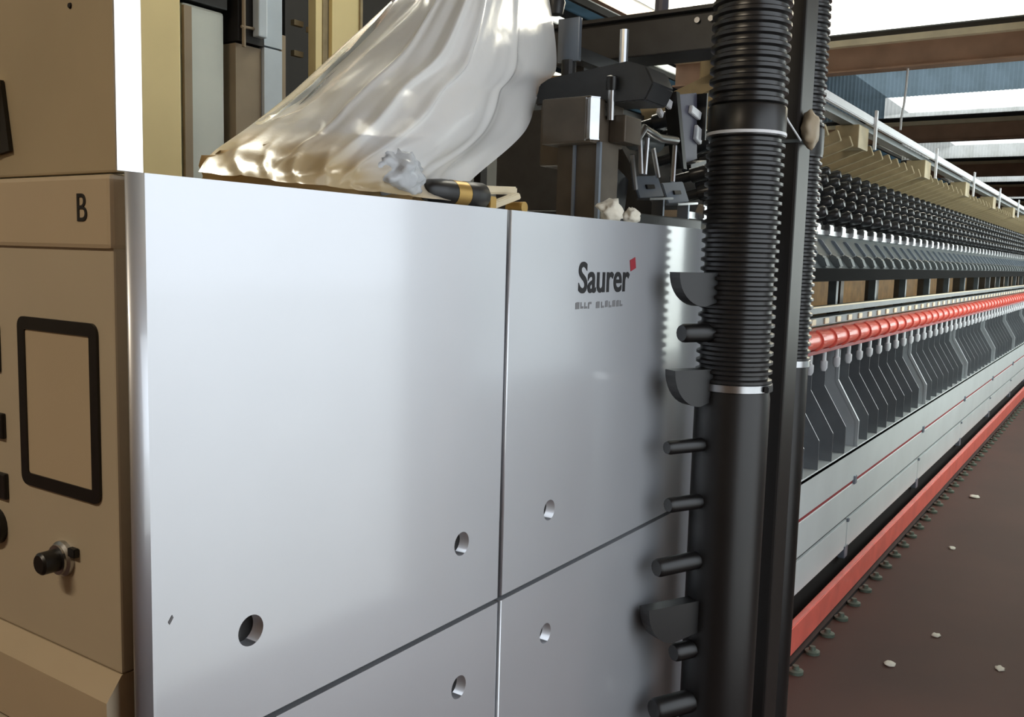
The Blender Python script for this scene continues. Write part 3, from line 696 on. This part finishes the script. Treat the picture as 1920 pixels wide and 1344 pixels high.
def peg(z, ln, r, tilt=0.0):
    bm = BM(); d = (ND + Vector((0, 0, tilt))).normalized(); o = Vector((HX, HY, z)) + d * .06
    lathe(bm, o, d, [(0, r), (ln - .068, r), (ln - .06, r * .85), (ln - .06, 0)], 14); part('nozzle', bm, BLACK, tc_, True)
for z, ln, hh in ((1.522, .208, .085), (1.278, .208, .095), (.668, .256, .10)): cup(z, ln, hh)
for z, ln, r, t in ((1.37, .178, .024, 0), (1.08, .208, .018, .0), (.93, .196, .020, 0), (.775, .224, .024, -.03), (.53, .155, .024, 0), (.385, .212, .03, 0)): peg(z, ln, r, t)
# carriage above, riding on an overhead rail
part('carriage', bx(2.05, 3.10, -.42, .12, 4.05, 4.28, bev=.01), DGREY, tc_)
tr_ = tag(obj('overhead_track', bx(-1.5, 24, -.19, -.11, 4.28, 4.36), GREY), 'long grey overhead steel rail carrying the travelling cleaner', 'rail')

# ------------------------------------------------------------------ added fill lamp out of view, brightens the cabinet end face
lp = thing('fill_lamp', (-2.2, .6, 4.2), 'added warm fill lamp, out of view, lifting the cabinet end face', 'lamp')
part('lamp_body', bx(-2.28, -2.12, -.2, 1.4, 4.22, 4.30, bev=.008), RAIL, lp)
EM = bpy.data.materials.new('lamp_glow'); EM.use_nodes = True
EM.node_tree.nodes['Principled BSDF'].inputs['Emission Color'].default_value = (1, .8, .55, 1); EM.node_tree.nodes['Principled BSDF'].inputs['Emission Strength'].default_value = 4
part('lamp_tube', bx(-2.25, -2.15, -.18, 1.38, 4.20, 4.22), EM, lp)
for yy in (.0, 1.2):
    b = BM(); cyl(b, (-2.2, yy, 4.30), (-2.2, yy, 6.1), .008, 6); part('lamp_wire', b, DGREY, lp)
ll = area('fill_light', (-2.2, .6, 4.18), (0, math.radians(-25), 0), .15, 1.6, 75, (1.0, .85, .65))  # added warm fill towards the cabinet end face
# ------------------------------------------------------------------ things behind the machine
yp = tag(obj('yellow_pillar', bx(2.72, 2.965, 3.0, 3.25, 0, 4.85, bev=.01), YEL), 'broad pale yellow square pillar beside the steel-edged box', 'pillar')
pc = thing('pale_cabinet', (3.1, 3.2, 0), 'pale green-grey tall metal cabinet right of the yellow pillar', 'cabinet')
part('carcass', bx(2.99, 3.245, 3.02, 3.40, 0, 2.76, bev=.02), PALE, pc); part('dark_top', bx(2.98, 3.25, 3.0, 3.42, 2.77, 3.05, bev=.005), DGREY, pc)
part('door_edge', bx(2.985, 3.03, 3.0, 3.02, 0, 2.74), TAUPE2, pc)
t2 = thing('taupe_cabinet', (3.38, 3.2, 0), 'taupe cabinet with a dark upper box and white junction box', 'cabinet')
part('carcass', bx(3.30, 3.47, 3.0, 3.4, 0, 2.62), TAUPE2, t2); part('upper_box', bx(3.30, 3.47, 2.98, 3.4, 2.63, 3.6), DARK, t2)
part('junction_box', bx(3.395, 3.455, 2.93, 2.98, 2.665, 3.0, bev=.008), PALEB, t2)
b = BM(); cyl(b, (3.325, 2.965, 2.6), (3.325, 2.965, 3.3), .01); part('conduit', b, TAUPE2, t2)
b = BM(); cyl(b, (3.31, 2.965, 2.70), (3.39, 2.965, 2.705), .008); part('conduit', b, TAUPE2, t2)
wp = thing('pale_blue_panel', (3.55, 3.1, 0), 'narrow pale blue-white upright panel behind the plastic sheet', 'panel')
part('lower_leaf', bx(3.475, 3.60, 2.98, 3.02, 0, 2.63), PALEB, wp); part('upper_leaf', bx(3.475, 3.60, 2.98, 3.02, 2.64, 3.8), PALEB, wp); part('edge_strip', bx(3.60, 3.63, 2.985, 3.03, 0, 2.72), TAUPE2, wp)
rk = thing('open_rack', (4.1, 3.3, 0), 'dark open rack with tan uprights and one yellow door', 'rack')
part('back_panel', bx(3.64, 5.6, 3.5, 3.54, 0, 3.9), DARK, rk); part('side_panel', bx(3.64, 3.66, 3.0, 3.5, 0, 3.9), DARK, rk)
part('upright', bx(3.87, 3.918, 3.0, 3.06, 0, 3.9), YEL, rk); part('upright', bx(3.945, 3.985, 3.02, 3.08, 0, 3.9), TAN, rk)
for zz in (2.66, 2.83):
    part('shelf_clip', bx(3.80, 3.87, 3.1, 3.13, zz, zz + .03), TAN, rk)
part('crossbar', bx(3.87, 4.0, 3.06, 3.08, 2.80, 2.83), TAN, rk)
part('yellow_door', bx(4.0, 4.225, 3.0, 3.03, 0, 3.9), YEL, rk); part('door_rim', bx(4.225, 4.245, 2.99, 3.03, 0, 3.9), TAN, rk)
part('far_upright', bx(5.5, 5.58, 3.0, 3.06, 0, 3.9), DARK, rk)

# ------------------------------------------------------------------ lint on the floor
for (x, y, r, sd, lb) in ((6.889, -.216, .03, 1, 'small white lint tuft on the floor, farthest along the aisle'), (5.528, -.279, .02, 2, 'tiny lint tuft on the brown floor, second farthest along the aisle'),
                          (3.718, -.328, .022, 3, 'lint tuft on the floor nearest the red rail foot'), (3.945, -.688, .018, 4, 'lint tuft on the open floor farthest from the machine'), (4.142, -.425, .018, 5, 'faint lint tuft in the middle of the brown floor')):
    o = obj('floor_lint', tuft((0, 0, 0), r, 1.3, 1.0, .3, sd, 2), COTTON, None, True); o.location = (x, y, r * .25); tag(o, lb, 'lint', 'lint tufts on the floor')
